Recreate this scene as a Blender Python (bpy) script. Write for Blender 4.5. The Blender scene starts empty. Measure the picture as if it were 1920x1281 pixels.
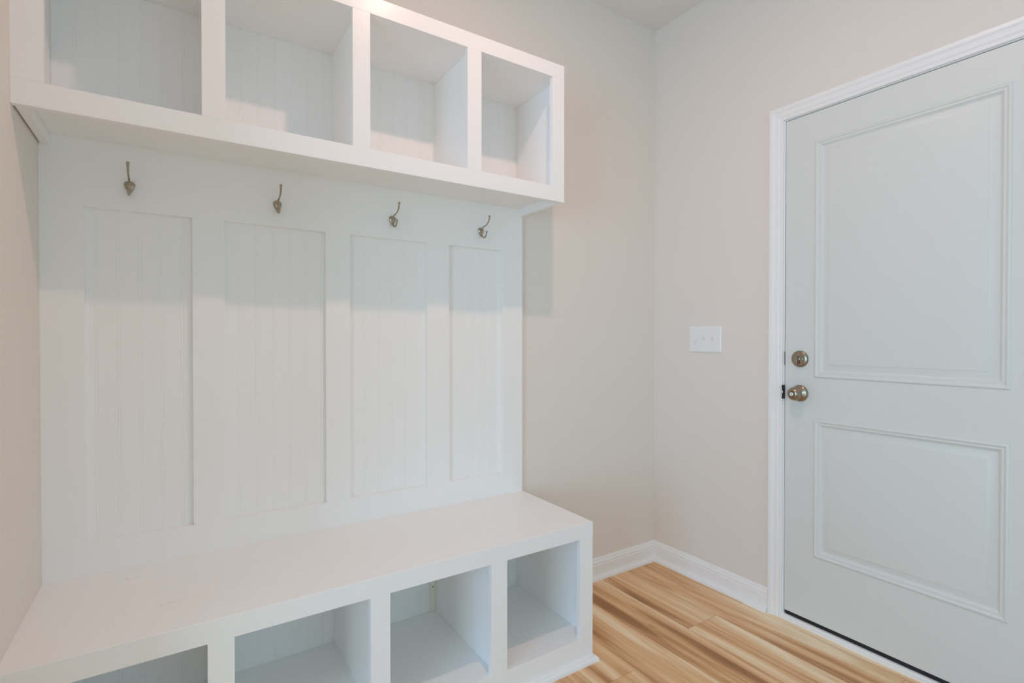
import bpy, bmesh, math
from mathutils import Vector, Matrix

# ------------------------------------------------------------------ scene, camera, light
scene = bpy.context.scene
C = scene.collection
R = math.radians

FOCAL_PX, YAW, PITCH = 972.65, 33.2016, -0.5175
cam_data = bpy.data.cameras.new('camera')
cam_data.sensor_fit = 'HORIZONTAL'
cam_data.sensor_width = 36.0
cam_data.lens = 36.0 * FOCAL_PX / 1920.0
cam_data.clip_start = 0.02
cam = bpy.data.objects.new('camera', cam_data)
cam.location = (0.2993, -1.8854, 1.1764)
cam.rotation_euler = (R(90 + PITCH), 0, R(-YAW))
C.objects.link(cam)
scene.camera = cam

scene.view_settings.view_transform = 'Standard'
scene.view_settings.look = 'None'
scene.view_settings.exposure = -0.05
scene.view_settings.gamma = 1.0
scene.cycles.max_bounces = 16
scene.cycles.diffuse_bounces = 12
scene.cycles.caustics_reflective = False

world = bpy.data.worlds.new('daylight')
scene.world = world
world.use_nodes = True
wb = world.node_tree.nodes['Background']
wb.inputs['Color'].default_value = (0.80, 0.92, 1.0, 1)
wb.inputs['Strength'].default_value = 0.03

def area_light(name, loc, rot, sx, sy, power, color, shape='RECTANGLE'):
    ld = bpy.data.lights.new(name, 'AREA')
    ld.shape = shape
    ld.size = sx
    if shape == 'RECTANGLE':
        ld.size_y = sy
    ld.energy = power
    ld.color = color
    o = bpy.data.objects.new(name, ld)
    o.location = loc
    o.rotation_euler = rot
    C.objects.link(o)
    return o

# the small ceiling lamp above the middle of the room (casts the shadows of the cubbies)
area_light('ceiling_lamp', (1.108, -1.09, 2.772), (0, 0, 0), 0.06, 0.06, 9.8, (1.0, 0.60, 0.46), 'DISK')
# added fill lights behind the camera, then unseen daylight from the left
area_light('rear_fill', (1.22, -4.36, 1.45), (R(90), 0, 0), 2.0, 2.2, 6.2, (0.95, 0.77, 1.0))
area_light('rear_fill_low', (1.22, -4.36, 0.90), (R(90), 0, 0), 2.0, 1.0, 15.8, (0.30, 0.84, 1.0))  # second fill over the lower part, added to balance the colour
area_light('side_daylight', (-2.66, -1.95, 1.15), (R(90), 0, R(-90)), 0.8, 2.0, 36.0, (0.30, 0.60, 1.0))
area_light('side_sky', (-2.66, -3.0, 1.15), (R(90), 0, R(-90)), 1.2, 2.0, 54.0, (0.53, 0.80, 1.0))

# ------------------------------------------------------------------ dimensions (metres)
XR = 2.4352            # right wall
ZC = 2.7853            # ceiling
YF = -4.40             # wall behind the camera
XE = 1.5721            # right end of the built-in
BEAD = -0.0045         # face of the beadboard
STILE = -0.0225        # face of the stiles on the hook board
DB, HB = 0.4761, 0.5059                 # bench depth, height
DC, ZC0, ZC1 = 0.3105, 1.6964, 2.2218   # upper cabinet
ZCA, ZCB = 2.1681, 1.7533               # its openings
ZBA, ZBB, ZBF = 0.4519, 0.0934, 0.0134  # bench openings
YD0, YD1 = -0.7013, -1.5127             # door slab
ZD0, ZD1 = 0.0380, 2.0674

# ------------------------------------------------------------------ materials
def new_mat(name):
    m = bpy.data.materials.new(name)
    m.use_nodes = True
    nt = m.node_tree
    b = nt.nodes['Principled BSDF']
    return m, nt, b

def N(nt, kind, **kw):
    n = nt.nodes.new(kind)
    for k, v in kw.items():
        setattr(n, k, v)
    return n

def math_node(nt, op, a, b=None, c=None):
    n = nt.nodes.new('ShaderNodeMath')
    n.operation = op
    for i, s in enumerate((a, b, c)):
        if s is None:
            continue
        if isinstance(s, (int, float)):
            n.inputs[i].default_value = s
        else:
            nt.links.new(s, n.inputs[i])
    return n.outputs[0]

def paint(name, color, rough, bump=0.02, scale=180.0, spec=0.5):
    m, nt, b = new_mat(name)
    b.inputs['Base Color'].default_value = (*color, 1)
    b.inputs['Roughness'].default_value = rough
    b.inputs['Specular IOR Level'].default_value = spec
    tc = N(nt, 'ShaderNodeTexCoord')
    nz = N(nt, 'ShaderNodeTexNoise')
    nz.inputs['Scale'].default_value = scale
    nz.inputs['Detail'].default_value = 3
    bp = N(nt, 'ShaderNodeBump')
    bp.inputs['Strength'].default_value = bump
    bp.inputs['Distance'].default_value = 0.002
    nt.links.new(tc.outputs['Object'], nz.inputs['Vector'])
    nt.links.new(nz.outputs['Fac'], bp.inputs['Height'])
    nt.links.new(bp.outputs['Normal'], b.inputs['Normal'])
    return m

WHITE = (0.89, 0.89, 0.885)
M_cab = paint('cabinet_white_paint', WHITE, 0.27, 0.05, 90, 0.22)
M_trim = paint('trim_white_paint', (0.87, 0.87, 0.87), 0.35, 0.02, 90)
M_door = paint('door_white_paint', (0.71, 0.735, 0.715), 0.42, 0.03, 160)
M_wall = paint('beige_wall_paint', (0.79, 0.738, 0.685), 0.62, 0.10, 220, 0.35)
M_ceil = paint('ceiling_paint', (0.80, 0.775, 0.75), 0.85, 0.10, 150, 0.2)
M_plastic = paint('white_plastic', (0.84, 0.84, 0.83), 0.28, 0.0, 50)
M_wood_cleat = paint('primed_cleat', (0.82, 0.81, 0.69), 0.6, 0.05, 60)

def metal(name, color, rough):
    m, nt, b = new_mat(name)
    b.inputs['Base Color'].default_value = (*color, 1)
    b.inputs['Metallic'].default_value = 1.0
    b.inputs['Roughness'].default_value = rough
    tc = N(nt, 'ShaderNodeTexCoord')
    nz = N(nt, 'ShaderNodeTexNoise')
    nz.inputs['Scale'].default_value = 900
    mr = N(nt, 'ShaderNodeMapRange')
    mr.inputs['To Min'].default_value = rough - 0.05
    mr.inputs['To Max'].default_value = rough + 0.06
    nt.links.new(tc.outputs['Object'], nz.inputs['Vector'])
    nt.links.new(nz.outputs['Fac'], mr.inputs['Value'])
    nt.links.new(mr.outputs['Result'], b.inputs['Roughness'])
    return m

M_nickel = metal('satin_nickel', (0.36, 0.305, 0.23), 0.27)
M_hook = metal('brushed_nickel_hook', (0.42, 0.375, 0.295), 0.17)
M_steel = metal('bright_steel', (0.78, 0.78, 0.74), 0.22)

def plain(name, color, rough):
    m, nt, b = new_mat(name)
    b.inputs['Base Color'].default_value = (*color, 1)
    b.inputs['Roughness'].default_value = rough
    return m
M_black = plain('black_rubber', (0.012, 0.012, 0.014), 0.6)
M_grey = plain('dark_slot', (0.10, 0.10, 0.095), 0.6)
M_caulk = plain('caulk_gap', (0.25, 0.24, 0.21), 0.8)

def bench_paint():
    m = paint('worn_bench_paint', WHITE, 0.28, 0.05, 90, 0.35)
    nt = m.node_tree
    b = nt.nodes['Principled BSDF']
    tc = N(nt, 'ShaderNodeTexCoord')
    nz = N(nt, 'ShaderNodeTexNoise')
    nz.inputs['Scale'].default_value = 95
    nz.inputs['Detail'].default_value = 4
    mp0 = N(nt, 'ShaderNodeMapping')
    mp0.inputs['Scale'].default_value = (0.7, 3.0, 1)
    nt.links.new(tc.outputs['Object'], mp0.inputs['Vector'])
    nt.links.new(mp0.outputs[0], nz.inputs['Vector'])
    speck = N(nt, 'ShaderNodeMapRange')
    speck.inputs['From Min'].default_value = 0.46
    speck.inputs['From Max'].default_value = 0.64
    nt.links.new(nz.outputs['Fac'], speck.inputs['Value'])
    total = None
    for (x0, y0, x1, y1, w, s) in [(0.187, -0.107, 0.224, -0.110, 0.005, 0.7), (0.262, -0.3295, 0.33, -0.320, 0.004, 0.55),
                                   (0.33, -0.320, 0.42, -0.304, 0.0025, 0.35), (0.188, -0.327, 0.206, -0.330, 0.004, 0.5),
                                   (0.60, -0.314, 0.83, -0.2585, 0.0035, 0.55), (0.83, -0.2585, 1.0, -0.222, 0.0025, 0.3),
                                   (0.973, -0.381, 0.978, -0.386, 0.004, 0.7)]:
        mp = N(nt, 'ShaderNodeMapping', vector_type='TEXTURE')
        mp.inputs['Location'].default_value = ((x0 + x1) / 2, (y0 + y1) / 2, 0)
        mp.inputs['Rotation'].default_value = (0, 0, math.atan2(y1 - y0, x1 - x0))
        L = math.hypot(x1 - x0, y1 - y0)
        mp.inputs['Scale'].default_value = (L / 2, w / 2, 1)
        nt.links.new(tc.outputs['Object'], mp.inputs['Vector'])
        sp = N(nt, 'ShaderNodeSeparateXYZ')
        nt.links.new(mp.outputs[0], sp.inputs[0])
        ax = math_node(nt, 'LESS_THAN', math_node(nt, 'ABSOLUTE', sp.outputs[0]), 1.0)
        ay = math_node(nt, 'SUBTRACT', 1.0, math_node(nt, 'ABSOLUTE', sp.outputs[1]))
        ay = math_node(nt, 'MAXIMUM', ay, 0.0)
        k = math_node(nt, 'MULTIPLY', math_node(nt, 'MULTIPLY', ax, ay), s)
        total = k if total is None else math_node(nt, 'ADD', total, k)
    fac = math_node(nt, 'MULTIPLY', total, speck.outputs['Result'])
    mix = N(nt, 'ShaderNodeMix', data_type='RGBA')
    mix.inputs['A'].default_value = (*WHITE, 1)
    mix.inputs['B'].default_value = (0.22, 0.19, 0.17, 1)
    nt.links.new(fac, mix.inputs['Factor'])
    nt.links.new(mix.outputs['Result'], b.inputs['Base Color'])
    return m
M_bench = bench_paint()

def wood_floor():
    m, nt, b = new_mat('plank_floor')
    tc = N(nt, 'ShaderNodeTexCoord')
    sp = N(nt, 'ShaderNodeSeparateXYZ')
    nt.links.new(tc.outputs['Object'], sp.inputs[0])
    W, L = 0.1817, 1.22
    px = math_node(nt, 'DIVIDE', math_node(nt, 'SUBTRACT', sp.outputs[0], 2.032), W)
    i = math_node(nt, 'FLOOR', px)
    fx = math_node(nt, 'FRACT', px)
    # where each row's end joint falls
    off = None
    for row, val in ((-1, 0.47), (-2, 0.62), (-3, 0.946), (1, 0.50), (-4, 0.30), (-5, 0.75), (-6, 0.15), (-7, 0.55), (-8, 0.85)):
        t = math_node(nt, 'MULTIPLY', math_node(nt, 'COMPARE', i, float(row), 0.1), val)
        off = t if off is None else math_node(nt, 'ADD', off, t)
    py = math_node(nt, 'SUBTRACT', math_node(nt, 'DIVIDE', math_node(nt, 'ADD', sp.outputs[1], 0.534), L), off)
    j = math_node(nt, 'FLOOR', py)
    fy = math_node(nt, 'FRACT', py)
    pid = math_node(nt, 'ADD', math_node(nt, 'MULTIPLY', i, 7.13), math_node(nt, 'MULTIPLY', j, 3.71))
    wn = N(nt, 'ShaderNodeTexWhiteNoise', noise_dimensions='1D')
    nt.links.new(pid, wn.inputs['W'])
    # grain coordinates: stretched along the plank, shifted per plank
    cx = N(nt, 'ShaderNodeCombineXYZ')
    nt.links.new(math_node(nt, 'ADD', sp.outputs[0], math_node(nt, 'MULTIPLY', wn.outputs['Value'], 17.0)), cx.inputs[0])
    nt.links.new(math_node(nt, 'MULTIPLY', sp.outputs[1], 0.07), cx.inputs[1])
    nt.links.new(math_node(nt, 'MULTIPLY', pid, 1.37), cx.inputs[2])
    n1 = N(nt, 'ShaderNodeTexNoise')
    n1.inputs['Scale'].default_value = 13
    n1.inputs['Detail'].default_value = 3.5
    n1.inputs['Roughness'].default_value = 0.55
    n1.inputs['Distortion'].default_value = 0.8
    nt.links.new(cx.outputs[0], n1.inputs['Vector'])
    n2 = N(nt, 'ShaderNodeTexNoise')
    n2.inputs['Scale'].default_value = 85
    n2.inputs['Detail'].default_value = 4
    n2.inputs['Distortion'].default_value = 0.3
    nt.links.new(cx.outputs[0], n2.inputs['Vector'])
    g = math_node(nt, 'ADD', math_node(nt, 'MULTIPLY', n1.outputs['Fac'], 0.89), math_node(nt, 'MULTIPLY', n2.outputs['Fac'], 0.11))
    g = math_node(nt, 'ADD', g, math_node(nt, 'MULTIPLY', math_node(nt, 'SUBTRACT', wn.outputs['Value'], 0.5), 0.12))
    cr = N(nt, 'ShaderNodeValToRGB')
    e = cr.color_ramp.elements
    e[0].position, e[0].color = 0.31, (0.34, 0.165, 0.060, 1)
    e[1].position, e[1].color = 0.68, (0.94, 0.77, 0.55, 1)
    for p, c in ((0.41, (0.55, 0.285, 0.125, 1)), (0.49, (0.73, 0.445, 0.225, 1)), (0.565, (0.82, 0.565, 0.325, 1))):
        el = e.new(p)
        el.color = c
    nt.links.new(g, cr.inputs['Fac'])
    # small dark knots
    vo = N(nt, 'ShaderNodeTexVoronoi')
    vo.inputs['Scale'].default_value = 2.1
    mpk = N(nt, 'ShaderNodeMapping')
    mpk.inputs['Scale'].default_value = (1.6, 0.8, 1)
    nt.links.new(tc.outputs['Object'], mpk.inputs['Vector'])
    nt.links.new(mpk.outputs[0], vo.inputs['Vector'])
    kn = N(nt, 'ShaderNodeMapRange')
    kn.inputs['From Min'].default_value = 0.015
    kn.inputs['From Max'].default_value = 0.055
    kn.inputs['To Min'].default_value = 0.7
    kn.inputs['To Max'].default_value = 0.0
    nt.links.new(vo.outputs['Distance'], kn.inputs['Value'])
    mk = N(nt, 'ShaderNodeMix', data_type='RGBA')
    nt.links.new(kn.outputs['Result'], mk.inputs['Factor'])
    nt.links.new(cr.outputs['Color'], mk.inputs['A'])
    mk.inputs['B'].default_value = (0.22, 0.11, 0.045, 1)
    # seams
    ex = math_node(nt, 'MULTIPLY', math_node(nt, 'MINIMUM', fx, math_node(nt, 'SUBTRACT', 1.0, fx)), W)
    ey = math_node(nt, 'MULTIPLY', math_node(nt, 'MINIMUM', fy, math_node(nt, 'SUBTRACT', 1.0, fy)), L)
    seam = math_node(nt, 'LESS_THAN', math_node(nt, 'MINIMUM', ex, ey), 0.0008)
    ms = N(nt, 'ShaderNodeMix', data_type='RGBA')
    nt.links.new(math_node(nt, 'MULTIPLY', seam, 0.55), ms.inputs['Factor'])
    nt.links.new(mk.outputs['Result'], ms.inputs['A'])
    ms.inputs['B'].default_value = (0.20, 0.10, 0.045, 1)
    nt.links.new(ms.outputs['Result'], b.inputs['Base Color'])
    b.inputs['Roughness'].default_value = 0.42
    b.inputs['Specular IOR Level'].default_value = 0.4
    bp = N(nt, 'ShaderNodeBump')
    bp.inputs['Strength'].default_value = 0.05
    bp.inputs['Distance'].default_value = 0.001
    nt.links.new(n2.outputs['Fac'], bp.inputs['Height'])
    nt.links.new(bp.outputs['Normal'], b.inputs['Normal'])
    return m
M_floor = wood_floor()

# ------------------------------------------------------------------ mesh helpers
def add_box(bm, a, b, bevel=0.0):
    x0, x1 = sorted((a[0], b[0]))
    y0, y1 = sorted((a[1], b[1]))
    z0, z1 = sorted((a[2], b[2]))
    vs = [bm.verts.new((x, y, z)) for x in (x0, x1) for y in (y0, y1) for z in (z0, z1)]
    fs = [(0, 1, 3, 2), (4, 6, 7, 5), (0, 4, 5, 1), (2, 3, 7, 6), (0, 2, 6, 4), (1, 5, 7, 3)]
    faces = [bm.faces.new([vs[i] for i in f]) for f in fs]
    if bevel:
        edges = {e for f in faces for e in f.edges}
        bmesh.ops.bevel(bm, geom=list(edges), offset=bevel, segments=2, affect='EDGES', profile=0.5)

def add_prism(bm, pts, ext, close=True):
    """polygon of 3-D points extruded by the vector ext"""
    e = Vector(ext)
    a = [bm.verts.new(p) for p in pts]
    b = [bm.verts.new(Vector(p) + e) for p in pts]
    n = len(pts)
    for i in range(n):
        bm.faces.new((a[i], a[(i + 1) % n], b[(i + 1) % n], b[i]))
    if close:
        bm.faces.new(a[::-1])
        bm.faces.new(b)

def frame_of(axis):
    axis = axis.normalized()
    ref = Vector((0, 0, 1)) if abs(axis.z) < 0.9 else Vector((1, 0, 0))
    u = axis.cross(ref).normalized()
    return u, axis.cross(u).normalized()

def add_lathe(bm, origin, axis, prof, n=40):
    """prof: (radius, distance along the axis)"""
    o, ax = Vector(origin), Vector(axis).normalized()
    u, v = frame_of(ax)
    rings = []
    for r, d in prof:
        if r < 1e-6:
            rings.append([bm.verts.new(o + ax * d)])
        else:
            rings.append([bm.verts.new(o + ax * d + (u * math.cos(t) + v * math.sin(t)) * r)
                          for t in (2 * math.pi * k / n for k in range(n))])
    for p, q in zip(rings, rings[1:]):
        for k in range(n):
            k2 = (k + 1) % n
            if len(p) == 1 and len(q) > 1:
                bm.faces.new((p[0], q[k], q[k2]))
            elif len(q) == 1 and len(p) > 1:
                bm.faces.new((p[k], q[0], p[k2]))
            elif len(p) > 1:
                bm.faces.new((p[k], q[k], q[k2], p[k2]))

def catmull(pts, n=8):
    out = []
    P = [pts[0]] + list(pts) + [pts[-1]]
    for i in range(1, len(P) - 2):
        for k in range(n):
            t = k / n
            out.append(tuple(0.5 * ((2 * P[i][c]) + (-P[i - 1][c] + P[i + 1][c]) * t +
                       (2 * P[i - 1][c] - 5 * P[i][c] + 4 * P[i + 1][c] - P[i + 2][c]) * t * t +
                       (-P[i - 1][c] + 3 * P[i][c] - 3 * P[i + 1][c] + P[i + 2][c]) * t ** 3) for c in range(len(P[i]))))
    out.append(tuple(pts[-1]))
    return out

def add_tube(bm, pts, n=14):
    """pts: (x, y, z, half width, half thickness) in the x = const plane"""
    S = catmull(pts)
    rings = []
    for i, p in enumerate(S):
        a = Vector(S[max(i - 1, 0)][:3])
        b = Vector(S[min(i + 1, len(S) - 1)][:3])
        t = (b - a).normalized()
        u = Vector((1, 0, 0))
        v = t.cross(u).normalized()
        rings.append([bm.verts.new(Vector(p[:3]) + u * math.cos(w) * p[3] + v * math.sin(w) * p[4])
                      for w in (2 * math.pi * k / n for k in range(n))])
    for p, q in zip(rings, rings[1:]):
        for k in range(n):
            bm.faces.new((p[k], p[(k + 1) % n], q[(k + 1) % n], q[k]))
    bm.faces.new(rings[0][::-1])
    bm.faces.new(rings[-1])

def add_ball(bm, c, r):
    bmesh.ops.create_uvsphere(bm, u_segments=20, v_segments=12, radius=r, matrix=Matrix.Translation(c))

def obj(name, bm, mat, parent=None, smooth=False, label=None):
    bmesh.ops.recalc_face_normals(bm, faces=bm.faces[:])
    me = bpy.data.meshes.new(name)
    bm.to_mesh(me)
    bm.free()
    me.materials.append(mat)
    for p in me.polygons:
        p.use_smooth = smooth
    o = bpy.data.objects.new(name, me)
    C.objects.link(o)
    if parent:
        o.parent = parent
        o.matrix_parent_inverse = Matrix.Translation(-parent.location) if parent.type == 'EMPTY' else Matrix()
    if label:
        o['label'] = label
    return o

def box_obj(name, a, b, mat, parent=None, bevel=0.0, label=None):
    bm = bmesh.new()
    add_box(bm, a, b, bevel)
    return obj(name, bm, mat, parent, label=label)

def empty(name, loc, label, cat, group=None):
    o = bpy.data.objects.new(name, None)
    o.location = loc
    o.empty_display_size = 0.05
    C.objects.link(o)
    o['label'] = label
    o['category'] = cat
    if group:
        o['group'] = group
    return o

def struct(o, label, cat):
    o['kind'] = 'structure'
    o['label'] = label
    o['category'] = cat
    return o

def auto_smooth(o, ang=35):
    for p in o.data.polygons:
        p.use_smooth = True
    o.data.set_sharp_from_angle(angle=R(ang))

# ------------------------------------------------------------------ room shell
# the built-in stands in a niche; behind the viewer the room opens to the left, with two unseen windows added to let light in
T = 0.12
XS, YN = -2.70, -0.75      # far side wall, end of the short left wall
struct(box_obj('floor', (XS - T, YF - T, -0.05), (XR + T, T, 0.0), M_floor), 'warm tan wood plank floor with cream and brown streaks', 'floor')
struct(box_obj('ceiling', (XS - T, YF - T, ZC), (XR + T, T, ZC + 0.1), M_ceil), 'pale flat ceiling meeting the two walls in the corner', 'ceiling')
struct(box_obj('wall_back', (-T, 0, 0), (XR + T, T, ZC), M_wall), 'beige painted wall behind the white built-in', 'wall')
struct(box_obj('wall_left', (-T, YN, 0), (0, 0, ZC), M_wall), 'beige painted wall at the left end of the built-in', 'wall')
struct(box_obj('wall_return', (XS - T, YN, 0), (-T - 0.0005, YN + T, ZC), M_wall), 'beige wall running left behind the viewer', 'wall')
bm = bmesh.new()
OY0, OY1, OZ = -0.679, -1.535, 2.090
add_box(bm, (XR, 0, 0), (XR + T, OY0, ZC))
add_box(bm, (XR, OY1, 0), (XR + T, YF, ZC))
add_box(bm, (XR, OY0, OZ), (XR + T, OY1, ZC))
struct(obj('wall_right', bm, M_wall), 'beige painted wall holding the light switch and the white door', 'wall')

def window_wall(name, wname, horiz, at, lo, hi, w0, w1, z0, z1, label, wlabel):
    def P(u, d, z):
        return (u, at - d, z) if horiz else (at - d, u, z)
    bm = bmesh.new()
    add_box(bm, P(lo, 0, 0), P(w0, T, ZC))
    add_box(bm, P(w1, 0, 0), P(hi, T, ZC))
    add_box(bm, P(w0, 0, 0), P(w1, T, z0))
    add_box(bm, P(w0, 0, z1), P(w1, T, ZC))
    struct(obj(name, bm, M_wall), label, 'wall')
    bm = bmesh.new()
    f, m = 0.05, (w0 + w1) / 2
    for a, b, c, d in ((w0, w0 + f, z0, z1), (w1 - f, w1, z0, z1), (w0 + f, w1 - f, z0, z0 + f), (w0 + f, w1 - f, z1 - f, z1), (m - 0.02, m + 0.02, z0 + f, z1 - f)):
        add_box(bm, P(a, 0.03, c), P(b, 0.09, d))
    struct(obj(wname, bm, M_trim), wlabel, 'window')
window_wall('wall_front', 'window_1', True, YF, XS - T, XR, 0.20, 2.24, 0.33, 2.57,
            'beige painted wall with an added window behind the viewer', 'unseen white framed window added behind the viewer')
window_wall('wall_side', 'window_2', False, XS, YF, YN, -3.60, -0.90, 0.06, 2.24,
            'beige painted wall far to the left of the viewer', 'unseen white framed window added far to the left')

# ------------------------------------------------------------------ baseboards with shoe moulding
BBH = 0.0986
def base_profile():
    # (distance from the wall, height)
    return [(0, 0), (0.0142, 0), (0.0142, 0.0640), (0.0136, 0.0670), (0.0112, 0.0690), (0.0112, 0.0715), (0.0130, 0.0745), (0.0122, 0.0785),
            (0.0085, 0.0850), (0.0076, 0.0870), (0.0076, 0.0895), (0.0060, 0.0945), (0.0030, BBH), (0, BBH)]
def shoe_profile(w=0.0175, h=0.0200, n=7):
    p = [(0, 0)]
    for k in range(n + 1):
        t = k / n * math.pi / 2
        p.append((w * math.cos(t) ** 0.8 if k < n else 0.0, h * math.sin(t) ** 0.8 if k else 0.0))
    return p
def run(bm, prof, d0, a, b, trim_a=0, trim_b=0, wall='back'):
    """extrude a moulding profile along a wall; trim_* = 1 mitres that end inwards by the profile depth, -1 outwards"""
    va, vb = [], []
    for d, h in prof:
        if wall == 'back':
            va.append(bm.verts.new((a + trim_a * (d0 + d), -(d0 + d), h)))
            vb.append(bm.verts.new((b - trim_b * (d0 + d), -(d0 + d), h)))
        elif wall == 'right':
            va.append(bm.verts.new((XR - (d0 + d), a - trim_a * (d0 + d), h)))
            vb.append(bm.verts.new((XR - (d0 + d), b + trim_b * (d0 + d), h)))
        elif wall == 'left':
            va.append(bm.verts.new((d0 + d, a, h)))
            vb.append(bm.verts.new((d0 + d, b, h)))
    n = len(prof)
    for i in range(n):
        bm.faces.new((va[i], va[(i + 1) % n], vb[(i + 1) % n], vb[i]))
    bm.faces.new(va)
    bm.faces.new(vb[::-1])

def baseboard(name, wall, a, b, ta, tb, label):
    bm = bmesh.new()
    run(bm, base_profile(), 0.0002, a, b, ta, tb, wall)
    o = struct(obj(name, bm, M_trim), label, 'baseboard')
    bm = bmesh.new()
    run(bm, shoe_profile(), 0.0142, a, b, ta, tb, wall)
    auto_smooth(obj('shoe_molding', bm, M_trim, o), 40)
    return o
baseboard('baseboard_back', 'back', XE + 0.018, XR, 0, 1, 'white baseboard on the back wall between the bench and the corner')
baseboard('baseboard_right', 'right', 0.0, -0.6355, 1, 0, 'white baseboard on the right wall between the corner and the door')
baseboard('baseboard_left', 'left', -DB - 0.02, YN + 0.0, 0, 0, 'white baseboard on the left wall in front of the bench')

# ------------------------------------------------------------------ door casing, jamb, threshold
CAS = [(0, 0.0), (0, 0.0085), (0.002, 0.0100), (0.0105, 0.0105), (0.0125, 0.0085), (0.0145, 0.0105), (0.018, 0.0125), (0.030, 0.0135),
       (0.036, 0.0150), (0.039, 0.0175), (0.0435, 0.0185), (0.053, 0.0185), (0.0565, 0.0165), (0.0575, 0.0130), (0.0575, 0.0)]
IY0, IY1, IZ = -0.6935, -1.5205, 2.0740
bm = bmesh.new()
loops = []
for (u, t) in CAS:
    x = XR - t - 0.0002
    loops.append([bm.verts.new(p) for p in ((x, IY0 + u, 0.0), (x, IY0 + u, IZ + u), (x, IY1 - u, IZ + u), (x, IY1 - u, 0.0))])
for i in range(len(CAS)):
    p, q = loops[i], loops[(i + 1) % len(CAS)]
    for k in range(3):
        bm.faces.new((p[k], p[k + 1], q[k + 1], q[k]))
bm.faces.new([l[0] for l in loops])
bm.faces.new([l[3] for l in loops][::-1])
casing = struct(obj('trim_1', bm, M_trim), 'white moulded casing around the white panelled door', 'door casing')
bm = bmesh.new()
JY0, JY1, JZ = YD0 + 0.0035, YD1 - 0.0035, ZD1 + 0.0035
add_box(bm, (XR, JY0, 0), (XR + T, OY0 - 0.0005, OZ - 0.0005), 0.0007)
add_box(bm, (XR, JY1, 0), (XR + T, OY1 + 0.0005, OZ - 0.0005), 0.0007)
add_box(bm, (XR, JY0, JZ), (XR + T, JY1, OZ - 0.0005), 0.0007)
# stops behind the slab
add_box(bm, (XR + 0.047, JY0, 0.03), (XR + 0.06, JY0 - 0.012, JZ))
add_box(bm, (XR + 0.047, JY1, 0.03), (XR + 0.06, JY1 + 0.012, JZ))
add_box(bm, (XR + 0.047, JY0, JZ), (XR + 0.06, JY1, JZ - 0.012))
obj('jamb', bm, M_trim, casing)
bm = bmesh.new()
add_box(bm, (XR + 0.037, JY0 - 0.0002, 0.03), (XR + 0.0465, JY0 - 0.010, JZ))
add_box(bm, (XR + 0.037, JY0, JZ - 0.0002), (XR + 0.0465, JY1, JZ - 0.010))
add_box(bm, (XR + 0.037, JY1 + 0.0002, 0.03), (XR + 0.0465, JY1 + 0.010, JZ))
obj('weatherstrip', bm, M_black, casing, label='black weatherstrip in the gap around the door')
ZK, ZB, YK = 0.9469, 1.0866, -0.7618
bm = bmesh.new()
add_box(bm, (XR - 0.0128, -0.6880, ZK - 0.024), (XR - 0.0112, -0.6930, ZK + 0.022), 0.0004)
sp = obj('strike_plate', bm, M_steel, casing, label='steel strike plate beside the doorknob')
box_obj('latch_hole_shade', (XR - 0.0125, -0.6933, ZK - 0.0275), (XR - 0.0004, -0.7005, ZK + 0.0285), M_black, sp)  # solid black block standing in for the shade inside the latch hole
bm = bmesh.new()
add_box(bm, (XR - 0.0135, -0.6958, ZK - 0.004), (XR - 0.0126, -0.6985, ZK + 0.006), 0.0003)
obj('latch_tongue', bm, M_steel, sp)
box_obj('strike_plate', (XR - 0.0009, -0.6978, ZB - 0.026), (XR + 0.02, -0.7000, ZB + 0.028), M_grey, casing, label='dark strike plate beside the deadbolt')

bm = bmesh.new()
prof = [(XR - 0.0105, 0.0), (XR - 0.0105, 0.0150), (XR - 0.0085, 0.0190), (XR - 0.003, 0.0210), (XR + 0.06, 0.0210), (XR + 0.06, 0.0)]
add_prism(bm, [(x, -0.6850, z) for x, z in prof], (0, -0.8440, 0))
thr = struct(obj('trim_2', bm, M_trim), 'white sill strip on the floor under the door', 'threshold')

# ------------------------------------------------------------------ door
PANELS = [(-0.8176, -1.3964, 1.9525, 1.0139), (-0.8176, -1.3964, 0.8484, 0.2981)]   # y0, y1, z top, z bottom
# moulding profile: (inset from the outer line, height out of the slab face)
DPROF = [(0.0, 0.0), (0.0006, 0.0016), (0.0020, 0.0034), (0.0045, 0.0048), (0.0070, 0.0050), (0.0095, 0.0040), (0.0120, 0.0016), (0.0135, 0.0006),
         (0.0155, 0.0006), (0.0180, 0.0013), (0.0205, 0.0006), (0.0235, -0.0030), (0.0265, -0.0056), (0.0295, -0.0068), (0.0310, -0.0068),
         (0.0535, 0.0006), (0.0542, 0.0016), (0.0555, 0.0018)]
bm = bmesh.new()
X0, X1 = XR, XR + 0.0365
ys = [YD0, PANELS[0][0], PANELS[0][1], YD1]
zs = [ZD0, PANELS[1][3], PANELS[1][2], PANELS[0][3], PANELS[0][2], ZD1]
grid = [[bm.verts.new((X0, y, z)) for z in zs] for y in ys]
for a in range(3):
    for b in range(5):
        if a == 1 and b in (1, 3):
            continue
        bm.faces.new((grid[a][b], grid[a + 1][b], grid[a + 1][b + 1], grid[a][b + 1]))
for (y0, y1, zt, zb), b in ((PANELS[1], 1), (PANELS[0], 3)):
    prev = [grid[1][b + 1], grid[2][b + 1], grid[2][b], grid[1][b]]
    for (s, h) in DPROF[1:]:
        cur = [bm.verts.new(p) for p in ((X0 - h, y0 - s, zt - s), (X0 - h, y1 + s, zt - s), (X0 - h, y1 + s, zb + s), (X0 - h, y0 - s, zb + s))]
        for k in range(4):
            bm.faces.new((prev[k], prev[(k + 1) % 4], cur[(k + 1) % 4], cur[k]))
        prev = cur
    bm.faces.new(prev)
back = [bm.verts.new((X1, y, z)) for y, z in ((YD0, ZD0), (YD0, ZD1), (YD1, ZD1), (YD1, ZD0))]
bm.faces.new(back)
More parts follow.
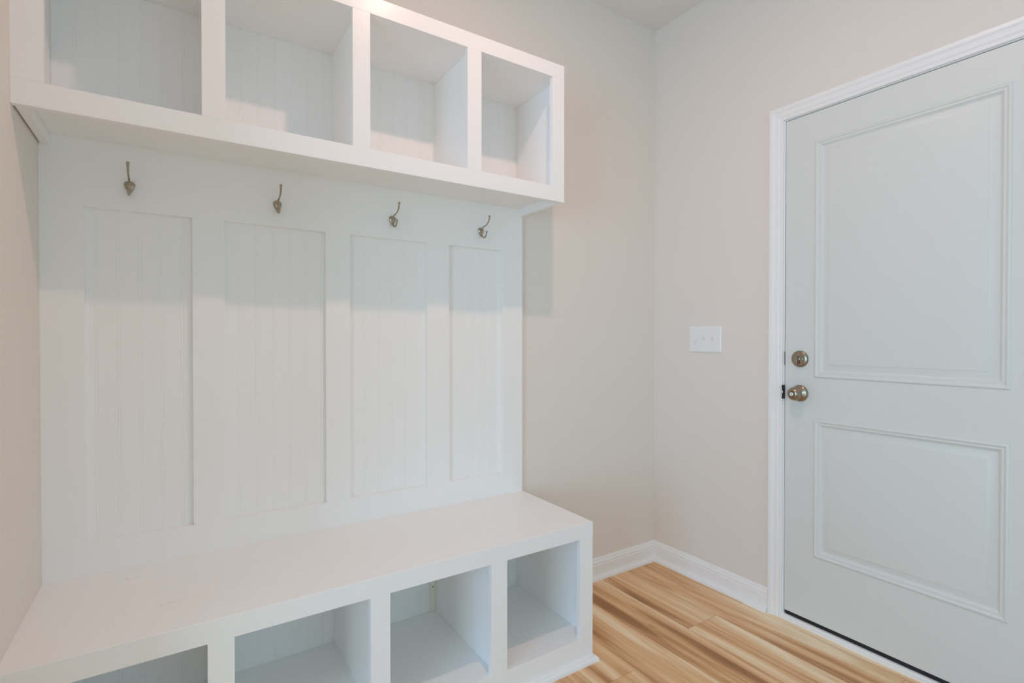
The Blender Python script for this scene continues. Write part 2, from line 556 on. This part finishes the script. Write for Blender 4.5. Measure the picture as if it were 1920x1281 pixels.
bm.faces.new([grid[0][b] for b in range(6)] + [back[1], back[0]])
bm.faces.new([grid[3][b] for b in range(6)] + [back[2], back[3]])
bm.faces.new([grid[a][0] for a in range(4)] + [back[3], back[0]])
bm.faces.new([grid[a][5] for a in range(4)] + [back[2], back[1]])
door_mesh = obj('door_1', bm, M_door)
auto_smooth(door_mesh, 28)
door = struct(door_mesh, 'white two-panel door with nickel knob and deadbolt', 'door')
box_obj('door_sweep', (XR + 0.0035, YD0 - 0.002, 0.0212), (XR + 0.030, YD1 + 0.002, ZD0 - 0.0002), M_black, door, label='black rubber sweep under the door')

bm = bmesh.new()
add_lathe(bm, (XR, YK, ZB), (-1, 0, 0), [(0.0335, 0), (0.0335, 0.0025), (0.0325, 0.0052), (0.0290, 0.0075), (0.020, 0.0098), (0.010, 0.0110), (0, 0.0112)], 56)
db = obj('deadbolt', bm, M_nickel, door, label='round nickel deadbolt rose')
auto_smooth(db, 40)
bm = bmesh.new()
add_lathe(bm, (XR - 0.0105, YK, ZB), (-1, 0, 0), [(0.0085, 0), (0.0085, 0.004), (0.007, 0.0055), (0, 0.006)], 28)
pts = []
for k in range(24):
    t = 2 * math.pi * k / 24
    w = 0.0030
    pts.append((XR - 0.016, YK + w * math.sin(t), ZB - 0.0050 + 0.0185 * math.cos(t)))
add_prism(bm, pts, (-0.013, 0, 0))
auto_smooth(obj('thumb_turn', bm, M_nickel, db), 50)
bm = bmesh.new()
add_lathe(bm, (XR - 0.0095, YK - 0.0145, ZB), (-1, 0, 0), [(0.0030, 0), (0.0030, 0.0012), (0, 0.0016)], 16)
obj('screw', bm, M_steel, db)

bm = bmesh.new()
add_lathe(bm, (XR, YK, ZK), (-1, 0, 0), [(0.0335, 0), (0.0335, 0.002), (0.0325, 0.0050), (0.0280, 0.0085), (0.0190, 0.0115), (0.0150, 0.0135), (0.0145, 0.016), (0.0, 0.016)], 56)
kn = obj('doorknob', bm, M_nickel, door, label='round nickel doorknob with its rose')
auto_smooth(kn, 45)
bm = bmesh.new()
add_lathe(bm, (XR - 0.0155, YK, ZK), (-1, 0, 0),
          [(0.0125, 0), (0.0125, 0.006), (0.0150, 0.0105), (0.0215, 0.0155), (0.0258, 0.0225), (0.0268, 0.0290), (0.0258, 0.0345), (0.0225, 0.0400),
           (0.0175, 0.0440), (0.0135, 0.0458), (0.0118, 0.0462), (0.0112, 0.0452), (0.0, 0.0452)], 56)
kb = obj('knob', bm, M_nickel, kn)
auto_smooth(kb, 50)
bm = bmesh.new()
add_lathe(bm, (XR - 0.0606, YK, ZK), (-1, 0, 0), [(0.0108, 0), (0.0108, 0.0008), (0.0088, 0.0008), (0.0088, 0)], 32)
obj('button_ring', bm, M_black, kn)
bm = bmesh.new()
add_lathe(bm, (XR - 0.0606, YK, ZK), (-1, 0, 0), [(0.0086, 0), (0.0086, 0.0030), (0.0078, 0.0040), (0, 0.0042)], 32)
add_box(bm, (XR - 0.0640, YK - 0.0068, ZK - 0.0013), (XR - 0.0675, YK + 0.0068, ZK + 0.0013), 0.0004)
auto_smooth(obj('lock_button', bm, M_steel, kn), 40)
bm = bmesh.new()
add_lathe(bm, (XR - 0.0095, YK - 0.0215, ZK), (-1, 0, 0), [(0.0026, 0), (0.0026, 0.0016), (0, 0.0016)], 16)
obj('pin_hole', bm, M_black, kn)

# ------------------------------------------------------------------ light switch plate
SY0, SY1, SZ0, SZ1 = -0.2238, -0.4017, 1.1024, 1.2270
sw = empty('light_switch', (XR, (SY0 + SY1) / 2, (SZ0 + SZ1) / 2), 'white triple toggle light switch plate on the beige wall beside the door', 'light switch')
bm = bmesh.new()
rings = []
for (ins, t) in ((0, 0.0002), (0, 0.003), (0.0012, 0.0048), (0.0035, 0.0060), (0.0060, 0.0064)):
    rings.append([bm.verts.new((XR - t, y, z)) for y, z in ((SY0 - ins, SZ0 + ins), (SY1 + ins, SZ0 + ins), (SY1 + ins, SZ1 - ins), (SY0 - ins, SZ1 - ins))])
for p, q in zip(rings, rings[1:]):
    for k in range(4):
        bm.faces.new((p[k], p[(k + 1) % 4], q[(k + 1) % 4], q[k]))
bm.faces.new(rings[-1])
bm.faces.new(rings[0][::-1])
plate = obj('face_plate', bm, M_plastic, sw)
zc = (SZ0 + SZ1) / 2
for k, (dy, up) in enumerate(((0.0485, -1), (0.0, 1), (-0.0485, 1))):
    y = (SY0 + SY1) / 2 + dy
    bm = bmesh.new()
    # collar and slanted lever
    add_box(bm, (XR - 0.0060, y - 0.0058, zc - 0.0130), (XR - 0.0070, y + 0.0058, zc + 0.0130), 0.0004)
    d = up
    a = [(XR - 0.0065, y - 0.0042, zc - 0.005), (XR - 0.0065, y - 0.0042, zc + 0.005),
         (XR - 0.0185, y - 0.0042, zc + d * 0.0105 + 0.0035), (XR - 0.0185, y - 0.0042, zc + d * 0.0105 - 0.0035)]
    add_prism(bm, a, (0, 0.0084, 0))
    obj('toggle', bm, M_plastic, sw)
    for s in (-1, 1):
        bm = bmesh.new()
        add_lathe(bm, (XR - 0.0060, y, zc + s * 0.0302), (-1, 0, 0), [(0.0030, 0), (0.0030, 0.0008), (0.0020, 0.0013), (0, 0.0014)], 16)
        obj('screw', bm, M_plastic, sw)

# ------------------------------------------------------------------ beadboard sheet
def beadboard(name, x0, x1, z0, z1, first, parent, y=BEAD, thick=0.0043):
    """sheet with paired grooves every 51 mm"""
    pitch, half, w, dep = 0.0515, 0.0030, 0.0010, 0.0007
    g = []
    k = math.floor((x0 - first) / pitch)
    while first + k * pitch < x1:
        c = first + k * pitch
        for s in (-half, half):
            if x0 + w < c + s < x1 - w:
                g.append(c + s)
        k += 1
    front = [(x0, y)]
    for c in g:
        front += [(c - w, y), (c - w * 0.35, y + dep), (c + w * 0.35, y + dep), (c + w, y)]
    front.append((x1, y))
    bm = bmesh.new()
    a = [bm.verts.new((px, py, z0)) for px, py in front]
    b = [bm.verts.new((px, py, z1)) for px, py in front]
    for i in range(len(front) - 1):
        bm.faces.new((a[i], a[i + 1], b[i + 1], b[i]))
    c = [bm.verts.new(p) for p in ((x0, y + thick, z0), (x1, y + thick, z0), (x1, y + thick, z1), (x0, y + thick, z1))]
    bm.faces.new(c)
    bm.faces.new((a[0], b[0], c[3], c[0]))
    bm.faces.new((a[-1], b[-1], c[2], c[1]))
    bm.faces.new(a + [c[1], c[0]])
    bm.faces.new(b + [c[2], c[3]])
    return obj(name, bm, M_cab, parent)

# ------------------------------------------------------------------ hook board (between bench and upper cabinet)
ZUN = 1.7275          # underside of the upper cabinet's bottom panel
board = empty('hook_board', (XE / 2, -0.01, HB), 'white beadboard panel with four recesses and hooks above the bench', 'wall panelling')
beadboard('beadboard', 0.0001, XE, HB + 0.0004, ZUN - 0.0004, 0.1172, board)
ZRA, ZRB = 1.5408, 0.5976
e = 0.0004
box_obj('top_rail', (0.0001, BEAD - 0.0001, ZRA), (XE, STILE, ZUN), M_cab, board, e)
box_obj('bottom_rail', (0.0001, BEAD - 0.0001, HB), (XE, STILE, ZRB), M_cab, board, e)
for a, b in ((0.0001, 0.0936), (0.3513, 0.4375), (0.7457, 0.8297), (1.1256, 1.2208), (1.4719, XE)):
    box_obj('stile', (a, BEAD - 0.0001, ZRB), (b, STILE + 0.0001, ZRA), M_cab, board, 0.0003)

# ------------------------------------------------------------------ upper cubby cabinet
cab = empty('wall_cabinet', (XE / 2, -0.01, ZC0), 'white upper cubby cabinet with four open compartments above the hooks', 'cabinet')
XL = 0.0050
TH = 0.019
YI = -DC + TH          # back of the face frame
beadboard('back_panel', XL + TH + 0.0003, XE - TH - 0.0003, ZUN + TH + 0.0003, ZCA - 0.0003, 0.0739, cab)
box_obj('top_panel', (XL + TH + 0.0002, -0.0003, ZCA), (XE - TH - 0.0002, YI - 0.0002, ZCA + TH), M_cab, cab, 0.0006)
box_obj('bottom_panel', (XL + TH + 0.0002, -0.0003, ZUN), (XE - TH - 0.0002, YI - 0.0002, ZUN + TH), M_cab, cab, 0.0006)
for x in (XL, XE - TH):
    bm = bmesh.new()
    add_prism(bm, [(x, y, z) for y, z in ((YI - 0.0002, ZC0), (STILE - 0.0005, ZC0), (STILE - 0.0005, ZUN + 0.0002), (-0.0003, ZUN + 0.0002), (-0.0003, ZC1), (YI - 0.0002, ZC1))], (TH, 0, 0))
    obj('side_panel', bm, M_cab, cab)
STC = [(0.0001, 0.0570), (0.3661, 0.4206), (0.7574, 0.8108), (1.1489, 1.2035), (1.5157, XE)]
for a, b in STC[1:4]:
    c = (a + b) / 2
    box_obj('divider', (c - TH / 2, BEAD - 0.0003, ZUN + TH + 0.0003), (c + TH / 2, YI - 0.0002, ZCA - 0.0003), M_cab, cab, 0.0005)
e = 0.0008
box_obj('top_rail', (0.0001, YI, ZCA), (XE, -DC, ZC1), M_cab, cab, e)
box_obj('bottom_rail', (0.0001, YI, ZC0), (XE, -DC, ZCB), M_cab, cab, e)
for a, b in STC:
    box_obj('stile', (a, YI, ZCB), (b, -DC + 0.0002, ZCA), M_cab, cab, 0.0004)

# ------------------------------------------------------------------ bench with cubbies
bench = empty('storage_bench', (XE / 2, -DB / 2, 0), 'white built-in bench with four open shoe cubbies standing on the plank floor', 'bench')
YB = -DB + TH
BX0 = 0.0001
# seat board with its front rail turned down over the cubbies
bm = bmesh.new()
r = 0.0014
sec = [(-0.0003, HB), (-DB + r, HB), (-DB + r * 0.3, HB - r * 0.3), (-DB, HB - r), (-DB, ZBA), (YB, ZBA), (YB, HB - 0.0200), (-0.0003, HB - 0.0200)]
add_prism(bm, [(BX0, y, z) for y, z in sec], (XE - BX0, 0, 0))
obj('seat', bm, M_bench, bench)
beadboard('back_panel', BX0 + TH + 0.0003, XE - TH - 0.0003, ZBB + 0.0003, HB - 0.0203, 0.1172, bench, y=-0.0055)
box_obj('floor_panel', (BX0 + TH + 0.0002, -0.0003, ZBB - TH), (XE - TH - 0.0002, YB - 0.0002, ZBB), M_cab, bench, 0.0004)
box_obj('side_panel', (BX0, -0.0003, 0.0002), (BX0 + TH, YB - 0.0002, HB - 0.0203), M_cab, bench, 0.0006)
box_obj('side_panel', (XE - TH, -0.0003, 0.0002), (XE, YB - 0.0002, HB - 0.0203), M_cab, bench, 0.0006)
STB = [(BX0, 0.0570), (0.3651, 0.4213), (0.7548, 0.8108), (1.1439, 1.2034), (1.5124, XE)]
for a, b in STB[1:4]:
    c = (a + b) / 2
    box_obj('divider', (c - TH / 2, -0.0060, ZBB + 0.0003), (c + TH / 2, YB - 0.0002, HB - 0.0203), M_cab, bench, 0.0005)
for a, b in STB:
    low = 0.0002 if (a == BX0 or b == XE) else ZBB
    box_obj('stile', (a, YB, low), (b, -DB + 0.0002, ZBA), M_cab, bench, 0.0005)
box_obj('bottom_rail', (STB[0][1], YB, 0.0002), (STB[4][0], -DB + 0.0003, ZBB), M_cab, bench, 0.0006)
# shoe moulding along the front, returned along the right end
bm = bmesh.new()
sh = shoe_profile(0.0175, 0.0200)
va, vb, vc = [], [], []
for d, h in sh:
    va.append(bm.verts.new((BX0, -DB - d, h)))
    vb.append(bm.verts.new((XE + d, -DB - d, h)))
    vc.append(bm.verts.new((XE + d, -0.033, h)))
n = len(sh)
for i in range(n):
    k = (i + 1) % n
    bm.faces.new((va[i], va[k], vb[k], vb[i]))
    bm.faces.new((vb[i], vb[k], vc[k], vc[i]))
bm.faces.new(va)
bm.faces.new(vc[::-1])
auto_smooth(obj('shoe_molding', bm, M_trim, bench), 40)
cl = box_obj('cleat', (1.1423, -0.0058, ZBB + 0.0004), (1.1637, -0.0130, HB - 0.0204), M_wood_cleat, bench, 0.0006, label='raw cream cleat in the back corner of the third cubby')
bm = bmesh.new()
add_lathe(bm, (1.1525, -0.0128, 0.192), (0, -1, 0), [(0.0028, 0), (0.0028, 0.0006), (0, 0.0010)], 14)
obj('screw', bm, M_grey, cl)

# ------------------------------------------------------------------ coat hooks
HOOK_LABELS = ['nickel double coat hook nearest the left wall, above the leftmost recess',
               'second nickel double coat hook from the left wall, above the second recess',
               'third nickel double coat hook from the left wall, above the third recess',
               'nickel double coat hook farthest right, above the rightmost recess near the door']
HX = [0.1978, 0.5915, 0.9860, 1.3646]
HZ = 1.6105
def spade(bm):
    """domed leaf-shaped back plate: rounded shoulders, pointed foot"""
    out = [(0.0, 0.0150), (0.0050, 0.0146), (0.0095, 0.0125), (0.0125, 0.0085), (0.0132, 0.0040), (0.0120, -0.0015), (0.0095, -0.0075),
           (0.0062, -0.0130), (0.0035, -0.0180), (0.0, -0.0205)]
    half = catmull([(a, b, 0) for a, b in out], 4)
    ring2d = [(p[0], p[1]) for p in half] + [(-p[0], p[1]) for p in half[-2:0:-1]]
    rows = []
    for s, h in ((1.0, 0.0), (1.0, 0.0016), (0.93, 0.0030), (0.75, 0.0048), (0.5, 0.0064), (0.25, 0.0072)):
        rows.append([bm.verts.new((x * s, -h, z * s)) for x, z in ring2d])
    for p, q in zip(rows, rows[1:]):
        for k in range(len(p)):
            bm.faces.new((p[k], p[(k + 1) % len(p)], q[(k + 1) % len(p)], q[k]))
    bm.faces.new(rows[-1])
    bm.faces.new(rows[0][::-1])

def make_hook():
    root = empty('coat_hook', (HX[0], STILE, HZ), HOOK_LABELS[0], 'coat hook', 'coat hooks on the white rail')
    bm = bmesh.new()
    spade(bm)
    p = obj('back_plate', bm, M_hook)
    auto_smooth(p, 50)
    bm = bmesh.new()
    add_tube(bm, [(0, -0.0050, 0.0040, 0.0036, 0.0034), (0, -0.0130, 0.0110, 0.0030, 0.0028), (0, -0.0250, 0.0150, 0.0026, 0.0024), (0, -0.0440, 0.0180, 0.0025, 0.0022),
                  (0, -0.0600, 0.0260, 0.0028, 0.0021), (0, -0.0670, 0.0370, 0.0033, 0.0022), (0, -0.0700, 0.0470, 0.0036, 0.0028)])
    add_ball(bm, (0, -0.0703, 0.0485), 0.0045)
    q = obj('upper_prong', bm, M_hook, smooth=True)
    bm = bmesh.new()
    add_tube(bm, [(0, -0.0045, -0.0090, 0.0036, 0.0034), (0, -0.0100, -0.0200, 0.0034, 0.0028), (0, -0.0210, -0.0285, 0.0030, 0.0025), (0, -0.0340, -0.0290, 0.0029, 0.0023),
                  (0, -0.0440, -0.0205, 0.0031, 0.0022), (0, -0.0475, -0.0110, 0.0034, 0.0026)])
    add_ball(bm, (0, -0.0478, -0.0095), 0.0043)
    r = obj('lower_prong', bm, M_hook, smooth=True)
    s = []
    for x in (-0.0085, 0.0085):
        bm = bmesh.new()
        add_lathe(bm, (x, -0.0034, 0.0040), (0, -1, 0), [(0.0025, 0), (0.0025, 0.0006), (0.0016, 0.0014), (0, 0.0016)], 14)
        o = obj('screw', bm, M_hook, smooth=True)
        o.parent = p
        s.append(o)
    for o in (p, q, r):
        o.parent = root
    return root
hook0 = make_hook()
for x, lab in zip(HX[1:], HOOK_LABELS[1:]):
    h = hook0.copy()
    C.objects.link(h)
    h.location = (x, STILE, HZ)
    h['label'] = lab
    for ch in list(hook0.children):
        c = ch.copy()
        C.objects.link(c)
        c.parent = h
        for g in ch.children:
            d = g.copy()
            C.objects.link(d)
            d.parent = c
